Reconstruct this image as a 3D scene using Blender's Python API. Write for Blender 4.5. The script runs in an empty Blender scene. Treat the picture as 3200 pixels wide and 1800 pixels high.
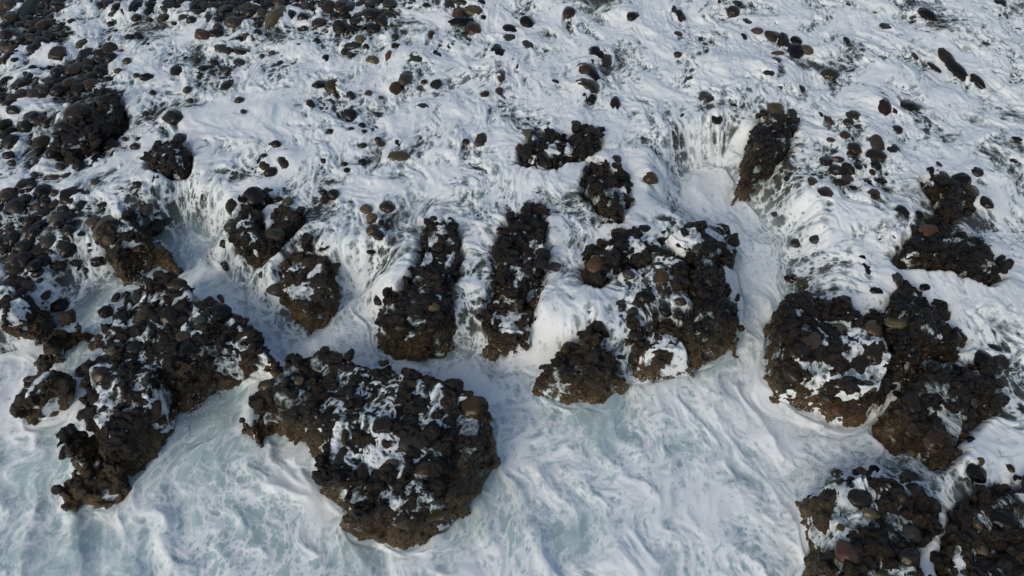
import bpy, math, random
import numpy as np
from mathutils import Vector, Euler, Matrix
SC = bpy.context.scene
COL = SC.collection
random.seed(7)
RNG = np.random.RandomState(11)

# ------------------------------------------------------------------ camera, sky, sun, exposure
CAM_H = 12.0; PITCH = math.radians(50.0); FPX = 2285.0
cd = bpy.data.cameras.new('camera'); cam = bpy.data.objects.new('camera', cd); COL.objects.link(cam)
cam.location = (0, 0, CAM_H); cam.rotation_euler = (math.pi/2 - PITCH, 0, 0)
cd.sensor_width = 36.0; cd.lens = 36.0*FPX/3200.0; cd.clip_start = 0.1; cd.clip_end = 2000
SC.camera = cam
SUN_EL = math.radians(34); SUN_AZ = math.radians(218)      # azimuth clockwise from +Y: behind the camera, to the left
w = bpy.data.worlds.new('World'); SC.world = w; w.use_nodes = True
nt = w.node_tree; bg = nt.nodes['Background']
sky = nt.nodes.new('ShaderNodeTexSky'); sky.sky_type = 'NISHITA'; sky.sun_disc = False
sky.sun_elevation = SUN_EL; sky.sun_rotation = SUN_AZ; sky.air_density = 1.0; sky.dust_density = 3.0; sky.ozone_density = 1.0
nt.links.new(sky.outputs[0], bg.inputs[0]); bg.inputs[1].default_value = 0.15
sd = bpy.data.lights.new('sun', 'SUN'); sun = bpy.data.objects.new('sun', sd); COL.objects.link(sun)
sd.energy = 0.65; sd.angle = math.radians(9); sd.color = (1.0, 0.89, 0.77)
dv = Vector((math.sin(SUN_AZ)*math.cos(SUN_EL), math.cos(SUN_AZ)*math.cos(SUN_EL), math.sin(SUN_EL)))
sun.rotation_euler = dv.to_track_quat('Z', 'Y').to_euler(); sun.location = dv*60
SC.view_settings.view_transform = 'Standard'; SC.view_settings.look = 'None'
SC.view_settings.gamma = 1.0; SC.view_settings.exposure = -0.15
SC.cycles.transparent_max_bounces = 12; SC.cycles.max_bounces = 6

# ------------------------------------------------------------------ noise and geometry helpers
_p = RNG.permutation(256).astype(np.int32); PT = np.concatenate([_p, _p])
_a = RNG.rand(256)*2*math.pi; GX = np.cos(_a).astype(np.float32); GY = np.sin(_a).astype(np.float32)
_g3 = RNG.normal(size=(256, 3)); _g3 /= np.linalg.norm(_g3, axis=1)[:, None]; G3 = _g3.astype(np.float32)
def perlin2(x, y, seed=0):
    x = np.asarray(x, np.float32) + seed*17.31; y = np.asarray(y, np.float32) + seed*9.77
    fx = np.floor(x); fy = np.floor(y); xi = fx.astype(np.int32) & 255; yi = fy.astype(np.int32) & 255
    dx = x-fx; dy = y-fy
    u = dx*dx*dx*(dx*(dx*6-15)+10); v = dy*dy*dy*(dy*(dy*6-15)+10)
    def g(ox, oy):
        h = PT[PT[(xi+ox) & 255] + ((yi+oy) & 255)]
        return GX[h]*(dx-ox) + GY[h]*(dy-oy)
    a = g(0, 0); b = g(1, 0); c = g(0, 1); d = g(1, 1)
    return (a+(b-a)*u + ((c+(d-c)*u)-(a+(b-a)*u))*v)*1.5
def fbm2(x, y, o=4, seed=0, gain=0.5):
    r = 0; a = 1.0; f = 1.0
    for i in range(o):
        r = r + a*perlin2(x*f, y*f, seed+i*3); a *= gain; f *= 2.03
    return r
def perlin3(P, seed=0):
    P = np.asarray(P, np.float32) + seed*13.7
    F = np.floor(P); I = F.astype(np.int32) & 255; D = P-F
    U = D*D*D*(D*(D*6-15)+10)
    def g(ox, oy, oz):
        h = PT[PT[PT[(I[:, 0]+ox) & 255] + ((I[:, 1]+oy) & 255)] + ((I[:, 2]+oz) & 255)]
        gg = G3[h]
        return gg[:, 0]*(D[:, 0]-ox)+gg[:, 1]*(D[:, 1]-oy)+gg[:, 2]*(D[:, 2]-oz)
    def lx(oy, oz):
        a = g(0, oy, oz); b = g(1, oy, oz); return a+(b-a)*U[:, 0]
    a = lx(0, 0)+(lx(1, 0)-lx(0, 0))*U[:, 1]; b = lx(0, 1)+(lx(1, 1)-lx(0, 1))*U[:, 1]
    return (a+(b-a)*U[:, 2])*1.5
def sstep(a, b, x):
    t = np.clip((x-a)/(b-a), 0, 1); return t*t*(3-2*t)
S = 3200.0/2576.0                                    # traced on a 2576 wide view of the photograph
CT, ST = math.cos(PITCH), math.sin(PITCH)
def ray(X, Y):
    cx = (X*S-1600)/FPX; cy = (900-Y*S)/FPX
    return np.array([cx, CT+cy*ST, -ST+cy*CT])
def hit(X, Y, z):
    d = ray(X, Y); t = (CAM_H-z)/-d[2]
    return d[0]*t, d[1]*t, t                          # world x, y and depth along the axis
def project(x, y, z):
    dz = z-CAM_H; dep = y*CT - dz*ST; up = y*ST + dz*CT
    dep = np.maximum(dep, .5)
    return (1600+FPX*x/dep)/S, (900-FPX*up/dep)/S
def poly_sd(px, py, poly):                            # signed distance, positive inside
    poly = np.asarray(poly, float); n = len(poly)
    d2 = np.full(px.shape, 1e9); ins = np.zeros(px.shape, bool)
    for i in range(n):
        ax, ay = poly[i]; bx, by = poly[(i+1) % n]
        ex, ey = bx-ax, by-ay; L = ex*ex+ey*ey+1e-9
        t = np.clip(((px-ax)*ex+(py-ay)*ey)/L, 0, 1)
        d2 = np.minimum(d2, (px-ax-t*ex)**2+(py-ay-t*ey)**2)
        c = ((ay > py) != (by > py)) & (px < ex*(py-ay)/(by-ay+1e-12)+ax)
        ins ^= c
    return np.where(ins, 1, -1)*np.sqrt(d2)

# ------------------------------------------------------------------ materials
def new_mat(name):
    m = bpy.data.materials.new(name); m.use_nodes = True
    n = m.node_tree.nodes; b = n['Principled BSDF']; return m, m.node_tree, b
def N(t, typ, **kw):
    n = t.nodes.new(typ)
    for k, v in kw.items():
        if k in n.inputs: n.inputs[k].default_value = v
        else: setattr(n, k, v)
    return n
def mathn(t, op, a, b=None, c=None, clamp=False):
    n = t.nodes.new('ShaderNodeMath'); n.operation = op; n.use_clamp = clamp
    for i, v in enumerate((a, b, c)):
        if v is None: continue
        if isinstance(v, (int, float)): n.inputs[i].default_value = v
        else: t.links.new(v, n.inputs[i])
    return n.outputs[0]
def ramp(t, fac, stops):
    r = t.nodes.new('ShaderNodeValToRGB'); e = r.color_ramp.elements
    while len(e) < len(stops): e.new(0.5)
    for k, (p, c) in enumerate(stops): e[k].position = p; e[k].color = (*c, 1)
    t.links.new(fac, r.inputs[0]); return r.outputs[0]
def stone_mat(name, cols, rough=(0.06, 0.34), bump=0.2, scale=9, attr=False):
    m, t, b = new_mat(name)
    tc = N(t, 'ShaderNodeTexCoord')
    geo = N(t, 'ShaderNodeNewGeometry')
    n1 = N(t, 'ShaderNodeTexNoise', Scale=scale*0.35, Detail=6.0, Roughness=0.62); t.links.new(geo.outputs['Position'], n1.inputs['Vector'])
    n2 = N(t, 'ShaderNodeTexNoise', Scale=scale*4.5, Detail=8.0, Roughness=0.7); t.links.new(geo.outputs['Position'], n2.inputs['Vector'])
    if attr:
        at = N(t, 'ShaderNodeAttribute'); at.attribute_name = 'rnd'; rnd = at.outputs['Fac']
    else:
        oi = N(t, 'ShaderNodeObjectInfo'); rnd = oi.outputs['Random']
    f = mathn(t, 'ADD', mathn(t, 'MULTIPLY', rnd, 0.62), mathn(t, 'MULTIPLY', n1.outputs[0], 0.5))
    f = mathn(t, 'ADD', f, mathn(t, 'MULTIPLY', mathn(t, 'SUBTRACT', n2.outputs[0], 0.5), 0.45), clamp=True)
    c = ramp(t, f, cols)
    t.links.new(c, b.inputs['Base Color'])
    r = mathn(t, 'MULTIPLY_ADD', n2.outputs[0], rough[1]-rough[0], rough[0]); t.links.new(r, b.inputs['Roughness'])
    b.inputs['Specular IOR Level'].default_value = 0.28
    bp = N(t, 'ShaderNodeBump', Strength=bump, Distance=0.02)
    hh = mathn(t, 'ADD', mathn(t, 'MULTIPLY', n1.outputs[0], 1.5), n2.outputs[0])
    t.links.new(hh, bp.inputs['Height']); t.links.new(bp.outputs[0], b.inputs['Normal'])
    return m
DK = [(0.15, (0.004, 0.004, 0.004)), (0.45, (0.010, 0.009, 0.007)), (0.7, (0.022, 0.017, 0.012)), (0.95, (0.06, 0.046, 0.030))]
M = {
 'dark': stone_mat('wet_dark_stone', DK),
 'grey': stone_mat('wet_grey_stone', [(0.1, (0.007, 0.007, 0.006)), (0.5, (0.018, 0.017, 0.015)), (0.9, (0.050, 0.047, 0.040))]),
 'brown': stone_mat('wet_brown_stone', [(0.1, (0.008, 0.006, 0.004)), (0.5, (0.024, 0.016, 0.009)), (0.9, (0.075, 0.048, 0.024))]),
 'red': stone_mat('wet_reddish_stone', [(0.1, (0.012, 0.007, 0.005)), (0.5, (0.032, 0.018, 0.013)), (0.9, (0.08, 0.043, 0.030))]),
 'olive': stone_mat('wet_olive_stone', [(0.1, (0.010, 0.009, 0.005)), (0.5, (0.036, 0.030, 0.015)), (0.9, (0.10, 0.084, 0.042))], rough=(0.12, 0.3)),
 'green': stone_mat('wet_green_stone', [(0.1, (0.006, 0.009, 0.006)), (0.5, (0.015, 0.020, 0.014)), (0.9, (0.036, 0.046, 0.034))]),
 'pale': stone_mat('pale_stone', [(0.1, (0.15, 0.15, 0.14)), (0.5, (0.24, 0.23, 0.21)), (0.9, (0.38, 0.36, 0.33))]),
 'bed': stone_mat('cobble_bed_stone', [(0.05, (0.005, 0.005, 0.005)), (0.4, (0.013, 0.012, 0.010)), (0.68, (0.028, 0.024, 0.018)), (0.97, (0.07, 0.058, 0.042))], attr=True),
}
M['floor'] = stone_mat('submerged_floor_stone', [(0.05, (0.018, 0.018, 0.016)), (0.4, (0.050, 0.048, 0.042)), (0.7, (0.10, 0.092, 0.075)), (0.97, (0.18, 0.165, 0.13))], attr=True, rough=(0.4, 0.8), bump=0.6)
def crag_mat():
    m, t, b = new_mat('conglomerate_rock')
    geo = N(t, 'ShaderNodeNewGeometry'); P = geo.outputs['Position']
    n1 = N(t, 'ShaderNodeTexNoise', Scale=1.6, Detail=7.0, Roughness=0.65); t.links.new(P, n1.inputs['Vector'])
    n2 = N(t, 'ShaderNodeTexNoise', Scale=28.0, Detail=8.0, Roughness=0.72); t.links.new(P, n2.inputs['Vector'])
    v = N(t, 'ShaderNodeTexVoronoi', Scale=8.0); t.links.new(P, v.inputs['Vector'])
    sx = N(t, 'ShaderNodeSeparateXYZ'); t.links.new(P, sx.inputs[0])
    # height band: the rock is paler and browner towards sea level, darker higher up
    band = mathn(t, 'SUBTRACT', 1.0, mathn(t, 'MULTIPLY', sx.outputs[2], 0.80), clamp=True)
    f = mathn(t, 'ADD', mathn(t, 'MULTIPLY', n1.outputs[0], 0.55), mathn(t, 'MULTIPLY_ADD', n2.outputs[0], 0.9, -0.24))
    f = mathn(t, 'ADD', f, mathn(t, 'MULTIPLY', band, 0.38))
    f = mathn(t, 'SUBTRACT', f, mathn(t, 'MULTIPLY', v.outputs[0], 0.22), clamp=True)
    c = ramp(t, f, [(0.30, (0.002, 0.002, 0.002)), (0.44, (0.006, 0.0045, 0.003)), (0.56, (0.023, 0.016, 0.008)), (0.69, (0.064, 0.043, 0.018)), (0.94, (0.16, 0.11, 0.050))])
    t.links.new(c, b.inputs['Base Color'])
    r = mathn(t, 'MULTIPLY_ADD', n2.outputs[0], 0.42, 0.04); t.links.new(r, b.inputs['Roughness']); b.inputs['Specular IOR Level'].default_value = 0.32
    bp = N(t, 'ShaderNodeBump', Strength=0.9, Distance=0.04)
    hh = mathn(t, 'ADD', n2.outputs[0], mathn(t, 'MULTIPLY', v.outputs[0], -0.8)); t.links.new(hh, bp.inputs['Height'])
    t.links.new(bp.outputs[0], b.inputs['Normal'])
    return m
M['crag'] = crag_mat()
def water_mat():
    m, t, b = new_mat('foaming_sea')
    fl = N(t, 'ShaderNodeAttribute'); fl.attribute_name = 'flow'
    f2 = N(t, 'ShaderNodeAttribute'); f2.attribute_name = 'churn'; V2 = f2.outputs['Vector']
    fo = N(t, 'ShaderNodeAttribute'); fo.attribute_name = 'foam'
    po = N(t, 'ShaderNodeAttribute'); po.attribute_name = 'pool'
    V = fl.outputs['Vector']
    n1 = N(t, 'ShaderNodeTexNoise', Scale=3.0, Detail=9.0, Roughness=0.68, Distortion=0.25); t.links.new(V, n1.inputs['Vector'])
    n2 = N(t, 'ShaderNodeTexNoise', Scale=9.0, Detail=8.0, Roughness=0.74, Distortion=0.3); t.links.new(V2, n2.inputs['Vector'])
    # thin threads: ridges of a noise
    wv = N(t, 'ShaderNodeTexNoise', Scale=2.5, Detail=3.0); t.links.new(V, wv.inputs['Vector'])
    vs = t.nodes.new('ShaderNodeVectorMath'); vs.operation = 'MULTIPLY_ADD'; t.links.new(wv.outputs['Color'], vs.inputs[0]); vs.inputs[1].default_value = (0.35, 0.35, 0.35); t.links.new(V2, vs.inputs[2])
    cells = []
    for sc in (4.6, 12.0):
        vo = N(t, 'ShaderNodeTexVoronoi', Scale=sc); vo.feature = 'DISTANCE_TO_EDGE'; t.links.new(vs.outputs[0], vo.inputs['Vector']); cells.append(vo.outputs['Distance'])
    lace = mathn(t, 'ADD', mathn(t, 'MULTIPLY', mathn(t, 'SUBTRACT', 0.17, cells[0]), 2.6), mathn(t, 'MULTIPLY', mathn(t, 'SUBTRACT', 0.15, cells[1]), 1.8))
    rd = mathn(t, 'SUBTRACT', 1.0, mathn(t, 'MULTIPLY', mathn(t, 'ABSOLUTE', mathn(t, 'SUBTRACT', n2.outputs[0], 0.5)), 7.0), clamp=True)
    rd1 = mathn(t, 'SUBTRACT', 1.0, mathn(t, 'MULTIPLY', mathn(t, 'ABSOLUTE', mathn(t, 'SUBTRACT', n1.outputs[0], 0.5)), 9.0), clamp=True)
    big = N(t, 'ShaderNodeTexNoise', Scale=0.55, Detail=2.0); t.links.new(V, big.inputs['Vector'])
    amp = mathn(t, 'MULTIPLY_ADD', mathn(t, 'SUBTRACT', big.outputs[0], 0.35), 4.0, 0.25, clamp=False); amp = mathn(t, 'MINIMUM', mathn(t, 'MAXIMUM', amp, 0.3), 1.35)
    lace = mathn(t, 'MULTIPLY', lace, amp)
    val = mathn(t, 'ADD', fo.outputs['Fac'], mathn(t, 'MULTIPLY', mathn(t, 'SUBTRACT', n1.outputs[0], 0.5), 0.70))
    val = mathn(t, 'ADD', val, mathn(t, 'MULTIPLY', mathn(t, 'SUBTRACT', n2.outputs[0], 0.5), 0.30))
    val = mathn(t, 'ADD', val, mathn(t, 'MULTIPLY', mathn(t, 'MULTIPLY', rd, rd1), 0.35))
    val = mathn(t, 'ADD', val, mathn(t, 'MULTIPLY', rd, 0.14))
    val = mathn(t, 'ADD', val, lace)
    mr = N(t, 'ShaderNodeMapRange'); mr.interpolation_type = 'SMOOTHSTEP'
    mr.inputs['From Min'].default_value = 0.05; mr.inputs['From Max'].default_value = 1.12
    t.links.new(val, mr.inputs['Value']); F = mr.outputs[0]
    # colour: clear/milky green water to white foam
    wc = ramp(t, n1.outputs[0], [(0.3, (0.30, 0.42, 0.42)), (0.65, (0.46, 0.60, 0.59))])
    mx = N(t, 'ShaderNodeMixRGB'); t.links.new(F, mx.inputs[0]); t.links.new(wc, mx.inputs[1]); mx.inputs[2].default_value = (0.75, 0.81, 0.81, 1)
    t.links.new(mx.outputs[0], b.inputs['Base Color'])
    rr = mathn(t, 'MULTIPLY_ADD', F, 0.45, 0.22); t.links.new(rr, b.inputs['Roughness'])
    b.inputs['Specular IOR Level'].default_value = 0.35
    
    # opacity: the pool is turbid, the film over the rocks is only seen where it foams
    thin = mathn(t, 'MULTIPLY', F, 1.0)
    film = mathn(t, 'MULTIPLY_ADD', mathn(t, 'POWER', thin, 0.9), 0.95, 0.02)
    milk = mathn(t, 'MULTIPLY', mathn(t, 'SUBTRACT', fo.outputs['Fac'], 0.20), 1.7, clamp=True)
    milk = mathn(t, 'MULTIPLY', milk, mathn(t, 'MULTIPLY_ADD', n1.outputs[0], 0.9, 0.35), clamp=True)
    al = mathn(t, 'MAXIMUM', mathn(t, 'MAXIMUM', film, milk), po.outputs['Fac'], clamp=True)
    t.links.new(al, b.inputs['Alpha'])
    bp = N(t, 'ShaderNodeBump', Strength=0.16, Distance=0.03)
    hh = mathn(t, 'ADD', mathn(t, 'MULTIPLY', F, 0.5), mathn(t, 'ADD', n1.outputs[0], mathn(t, 'MULTIPLY', n2.outputs[0], 0.25)))
    t.links.new(hh, bp.inputs['Height']); t.links.new(bp.outputs[0], b.inputs['Normal'])
    return m
M['water'] = water_mat()

# ------------------------------------------------------------------ object helpers
def mesh_np(name, verts, faces):
    me = bpy.data.meshes.new(name); verts = np.asarray(verts, np.float32); faces = np.asarray(faces, np.int32)
    nf, k = faces.shape
    me.vertices.add(len(verts)); me.vertices.foreach_set('co', verts.ravel())
    me.loops.add(nf*k); me.loops.foreach_set('vertex_index', faces.ravel())
    me.polygons.add(nf); me.polygons.foreach_set('loop_start', np.arange(0, nf*k, k, dtype=np.int32))
    me.polygons.foreach_set('loop_total', np.full(nf, k, np.int32))
    me.polygons.foreach_set('use_smooth', np.ones(nf, bool))
    me.update(calc_edges=True); return me
def link(name, me, mat=None, parent=None):
    if mat is not None and not me.materials: me.materials.append(mat)
    o = bpy.data.objects.new(name, me); COL.objects.link(o)
    if parent: o.parent = parent
    return o
def fattr(me, name, arr):
    a = me.attributes.new(name, 'FLOAT', 'POINT'); a.data.foreach_set('value', np.ascontiguousarray(arr, np.float32).ravel())
def grid_faces(nx, ny):
    i = np.arange(ny*nx).reshape(ny, nx)
    return np.stack([i[:-1, :-1], i[:-1, 1:], i[1:, 1:], i[1:, :-1]], -1).reshape(-1, 4)
def tag(o, label=None, cat=None, group=None, kind=None):
    if label: o['label'] = label
    if cat: o['category'] = cat
    if group: o['group'] = group
    if kind: o['kind'] = kind

# ------------------------------------------------------------------ the lie of the land (all coarse fields on one table)
GS = 0.06; TX0, TX1, TY0, TY1 = -21.0, 21.0, 0.5, 29.0
tx = np.arange(TX0, TX1, GS); ty = np.arange(TY0, TY1, GS)
TXX, TYY = np.meshgrid(tx, ty)
def samp(T, x, y):
    fx = np.clip((x-TX0)/GS, 0, len(tx)-1.001); fy = np.clip((y-TY0)/GS, 0, len(ty)-1.001)
    ix = fx.astype(np.int32); iy = fy.astype(np.int32); u = fx-ix; v = fy-iy
    return (T[iy, ix]*(1-u)+T[iy, ix+1]*u)*(1-v)+(T[iy+1, ix]*(1-u)+T[iy+1, ix+1]*u)*v
def blur(T, n):
    for _ in range(n):
        A = np.pad(T, 1, mode='edge')
        T = (A[1:-1, :-2]+2*A[1:-1, 1:-1]+A[1:-1, 2:])/4
        A = np.pad(T, 1, mode='edge'); T = (A[:-2, 1:-1]+2*A[1:-1, 1:-1]+A[2:, 1:-1])/4
    return T
POOL = [(-500,905),(-50,885),(50,860),(130,835),(190,770),(260,715),(345,690),(400,640),(445,600),(480,580),(545,600),(540,650),(600,720),
 (690,830),(745,850),(800,835),(850,790),(875,745),(915,745),(925,800),(955,860),(1010,890),(1120,905),(1210,900),(1290,915),(1345,950),
 (1560,960),(1700,935),(1790,905),(1862,840),(1860,720),(1830,620),(1780,560),(1715,525),(1715,450),(1790,415),(1860,450),(1905,530),
 (1950,600),(1970,700),(1965,820),(1975,960),(2010,1020),(2110,1060),(2230,1065),(2250,1110),(2230,1160),(2060,1195),(2085,1320),(2085,1449),(2100,1800),(-500,1800)]
poolw = [hit(X, Y, 0.0)[:2] for X, Y in POOL]
dpool = -poly_sd(TXX, TYY, poolw) + 0.16*perlin2(TXX*1.6, TYY*1.6, 5)+0.07*perlin2(TXX*4.5, TYY*4.5, 6)
ZS = 0.80 + 0.016*(TYY-9) + 0.13*perlin2(TXX*0.33, TYY*0.33, 2)+0.06*perlin2(TXX*0.9, TYY*0.9, 3)
ZS = ZS.clip(0.5, 2.2)
fallw = 0.95 + 0.5*perlin2(TXX*0.4, TYY*0.4, 9)
W0 = ZS*sstep(0.0, 1.0, dpool/fallw.clip(0.6, 2))          # still water / film level without outcrops
PW = sstep(0.55, -0.30, dpool)                               # pool mask

# outcrops: outline on the photograph, height of the top, label; (x, y, height offset) knobs come from the boulder list
OUT = [
 ('left', 1.55, [(265,775),(330,705),(430,675),(475,695),(500,740),(560,742),(600,775),(645,830),(688,885),(650,930),(520,975),(470,1020),(445,985),(420,1060),(350,1165),(300,1172),(255,1112),(180,1158),(150,1130),(195,1050),(205,985),(198,930),(225,870),(250,820)],
  'huge black outcrop of cemented boulders in the left half, foam pooled on top'),
 ('block', 0.75, [(152,1190),(215,1160),(262,1150),(296,1190),(307,1228),(255,1270),(205,1262),(165,1278),(140,1250)],
  'small squat brown rock block sitting alone in the bottom left surf'),
 ('centre', 1.5, [(618,1050),(640,950),(700,915),(722,880),(745,888),(800,857),(860,880),(905,895),(1050,908),(1075,930),(1190,960),(1243,1045),(1225,1080),(1243,1130),(1170,1260),(1122,1325),(1010,1368),(950,1330),(890,1332),(862,1300),(860,1260),(810,1225),(795,1170),(820,1135),(760,1100),(690,1062),(650,1088),(620,1078)],
  'largest dark outcrop at bottom centre with a hooked left arm over the pool'),
 ('tall', 1.62, [(1065,560),(1100,548),(1142,545),(1165,605),(1150,650),(1135,700),(1128,780),(1110,845),(1060,860),(1010,888),(945,835),(943,745),(1005,700),(1035,660),(1050,620)],
  'long upright dark ridge left of centre, widening to a mossy foot'),
 ('finger', 1.6, [(1262,560),(1280,530),(1330,510),(1372,508),(1372,560),(1385,610),(1365,680),(1330,700),(1312,752),(1270,735),(1252,690),(1240,620)],
  'narrow dark finger of boulders standing between two white cascades at centre'),
 ('knob', 1.75, [(1478,630),(1535,585),(1600,568),(1650,600),(1645,640),(1560,672),(1505,718),(1478,690)],
  'rounded dark knob cluster at upper left corner of the big central plateau'),
 ('rim', 1.6, [(1655,575),(1750,553),(1855,597),(1848,625),(1815,655),(1832,700),(1862,745),(1872,825),(1845,850),(1800,892),(1745,900),(1755,850),(1720,800),(1758,745),(1735,700),(1745,650),(1680,620)],
  'long knobbly dark rim along the right side of the central plateau beside the channel'),
 ('nose', 1.35, [(1342,955),(1372,905),(1440,838),(1500,808),(1530,850),(1560,905),(1572,960),(1500,998),(1410,998)],
  'blunt dark nose of rock jutting into the pool below the central plateau'),
 ('saddle', 1.75, [(1308,345),(1380,312),(1430,330),(1470,300),(1520,325),(1512,365),(1475,390),(1430,400),(1375,420),(1312,405)],
  'dark boulder outcrop in the upper middle with its right end raised'),
 ('spur', 1.7, [(1462,450),(1490,375),(1530,392),(1575,425),(1600,480),(1585,505),(1560,520),(1570,545),(1540,553),(1515,540),(1500,500)],
  'steep dark spur dropping from the upper middle outcrop toward the plateau'),
 ('crown', 1.85, [(1895,300),(1930,268),(1965,262),(2000,290),(2003,330),(1985,375),(1950,400),(1900,440),(1872,415),(1900,370)],
  'lumpy brown crown of cobbles above the head of the right hand channel'),
 ('ridge', 1.8, [(2268,625),(2300,575),(2340,550),(2440,580),(2480,600),(2535,645),(2532,685),(2495,712),(2450,690),(2390,668),(2300,655)],
  'long black ridge of boulders slanting down near the right edge'),
 ('stack', 1.85, [(2330,420),(2375,418),(2420,450),(2458,470),(2460,510),(2420,520),(2400,560),(2378,545),(2372,490)],
  'small black stack of boulders above the slanting ridge at the right edge'),
 ('right', 1.6, [(1965,770),(1985,715),(2030,720),(2090,745),(2150,755),(2200,790),(2250,830),(2262,900),(2240,960),(2190,1040),(2150,1055),(2100,1050),(2080,1010),(2000,1010),(1975,960),(1965,880)],
  'broad brown boulder outcrop on the right bank of the channel'),
 ('shoulder', 1.75, [(2238,760),(2270,705),(2310,690),(2385,765),(2390,800),(2440,870),(2420,900),(2330,880),(2300,930),(2262,930),(2255,850)],
  'dark rounded shoulder of stacked boulders behind the right bank outcrop'),
 ('lobe', 1.5, [(2255,1030),(2280,960),(2330,915),(2410,920),(2480,890),(2515,950),(2510,1030),(2450,1080),(2415,1150),(2370,1168),(2290,1130),(2262,1080)],
  'dark lobe of rock streaked with foam lowest on the right hand slope'),
 ('corner', 1.5, [(2070,1195),(2110,1178),(2180,1170),(2260,1195),(2320,1240),(2382,1280),(2350,1335),(2320,1390),(2345,1449),(2350,1560),(2090,1560),(2080,1400),(2090,1340),(2065,1285)],
  'big brown craggy outcrop cut off by the bottom edge at right'),
 ('edge', 1.55, [(2400,1335),(2425,1270),(2480,1235),(2540,1210),(2720,1200),(2760,1560),(2430,1560),(2385,1420)],
  'dark boulder outcrop filling the bottom right corner of the photo'),
 ('veiled', 1.45, [(238,580),(262,540),(320,532),(365,570),(408,612),(400,648),(345,668),(290,650),(245,615)],
  'dark hump with a shiny round boulder, thin veils of water on its right side'),
 ('fork', 1.65, [(562,590),(575,530),(605,485),(650,465),(692,468),(690,495),(645,520),(655,560),(705,515),(745,498),(762,540),(715,590),(680,630),(640,640),(575,615)],
  'forked V shaped pair of dark boulder ribs left of centre'),
 ('post', 1.75, [(355,395),(368,348),(415,338),(460,345),(470,375),(472,425),(435,440),(385,425)],
  'isolated angular dark rock in white foam in the upper left'),
 ('mound', 1.8, [(128,370),(140,310),(215,280),(240,225),(290,222),(302,285),(270,345),(225,380),(180,405),(140,395)],
  'bulky dark mound with a brown round stone on top in the upper left'),
 ('bank', 1.3, [(-60,690),(40,700),(75,745),(70,830),(30,870),(-60,880)],
  'dark rock bank cut off by the left edge halfway down'),
 ('stub', 1.0, [(32,1005),(62,955),(95,905),(150,915),(158,985),(115,1050),(55,1058)],
  'little rounded stub of rock beside the huge left outcrop'),
 ('sliver', 1.05, [(78,900),(90,850),(115,808),(150,800),(195,800),(205,830),(160,860),(150,905),(110,905)],
  'thin broken rock sliver just above the little left stub'),
 ('apron', 1.05, [(690,660),(730,630),(800,620),(835,660),(830,730),(815,800),(770,810),(720,760),(690,710)],
  'ragged rock apron half hidden by falling foam between left and centre outcrops'),
 ('curtain', 1.0, [(1215,760),(1250,700),(1375,700),(1350,790),(1345,860),(1290,880),(1225,850)],
  'wet rock foot under lacy cascades below the narrow finger of boulders'),
 ('drum', 1.1, [(1600,870),(1625,800),(1700,800),(1745,860),(1760,905),(1740,932),(1660,940),(1600,915)],
  'rounded rock drum hung with threads of foam at the plateau front'),
]
OUT = [(k_, z_*0.68, p_, l_) for k_, z_, p_, l_ in OUT]
HR = np.full(TXX.shape, -5.0)                                 # outcrop surface, before its lumps
OUTW = []
for key, zt, poly, lab in OUT:
    P = np.array(poly, float); n = len(P)
    area = 0.5*np.sum(P[:, 0]*np.roll(P[:, 1], -1)-np.roll(P[:, 0], -1)*P[:, 1])
    sg = 1 if area > 0 else -1
    pts = []
    for i in range(n):
        a = P[i-1]; b = P[(i+1) % n]; tn = (b-a)/np.linalg.norm(b-a)
        ny_ = -tn[0]*sg                                       # outward normal, down the picture
        wgt = float(sstep(-0.1, 0.7, np.array(ny_)))
        x0, y0, _ = hit(P[i][0], P[i][1], zt)
        base = max(0.0, float(samp(W0, np.array(x0), np.array(y0))))
        x1, y1, _ = hit(P[i][0], P[i][1], base); base = float(samp(W0, np.array(x1), np.array(y1)))
        z = zt+(min(base, zt-0.2)-zt)*wgt*0.85
        pts.append(hit(P[i][0], P[i][1], z)[:2])
    pts = np.array(pts); OUTW.append(pts)
    lo = pts.min(0)-0.8; hi = pts.max(0)+0.8
    ix = np.where((tx > lo[0]) & (tx < hi[0]))[0]; iy = np.where((ty > lo[1]) & (ty < hi[1]))[0]
    if len(ix) == 0 or len(iy) == 0: continue
    sl = (slice(iy[0], iy[-1]+1), slice(ix[0], ix[-1]+1))
    sdv = poly_sd(TXX[sl], TYY[sl], pts)
    h = zt+0.17*perlin2(TXX[sl]*1.3, TYY[sl]*1.3, 21)+0.05*sstep(0.1, 0.9, sdv)-0.14
    q = sstep(-0.12, 0.16, sdv)
    hh = -0.6+(h+0.6)*q
    HR[sl] = np.maximum(HR[sl], np.where(sdv > -0.12, hh, -5))
W0 = np.where(HR > 0.2, np.minimum(W0, HR-0.17), W0)
GROUND = np.maximum(W0, HR)
GSM = blur(GROUND, 2)
gy_, gx_ = np.gradient(blur(np.maximum(W0, 0.35*HR), 6), GS)

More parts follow.
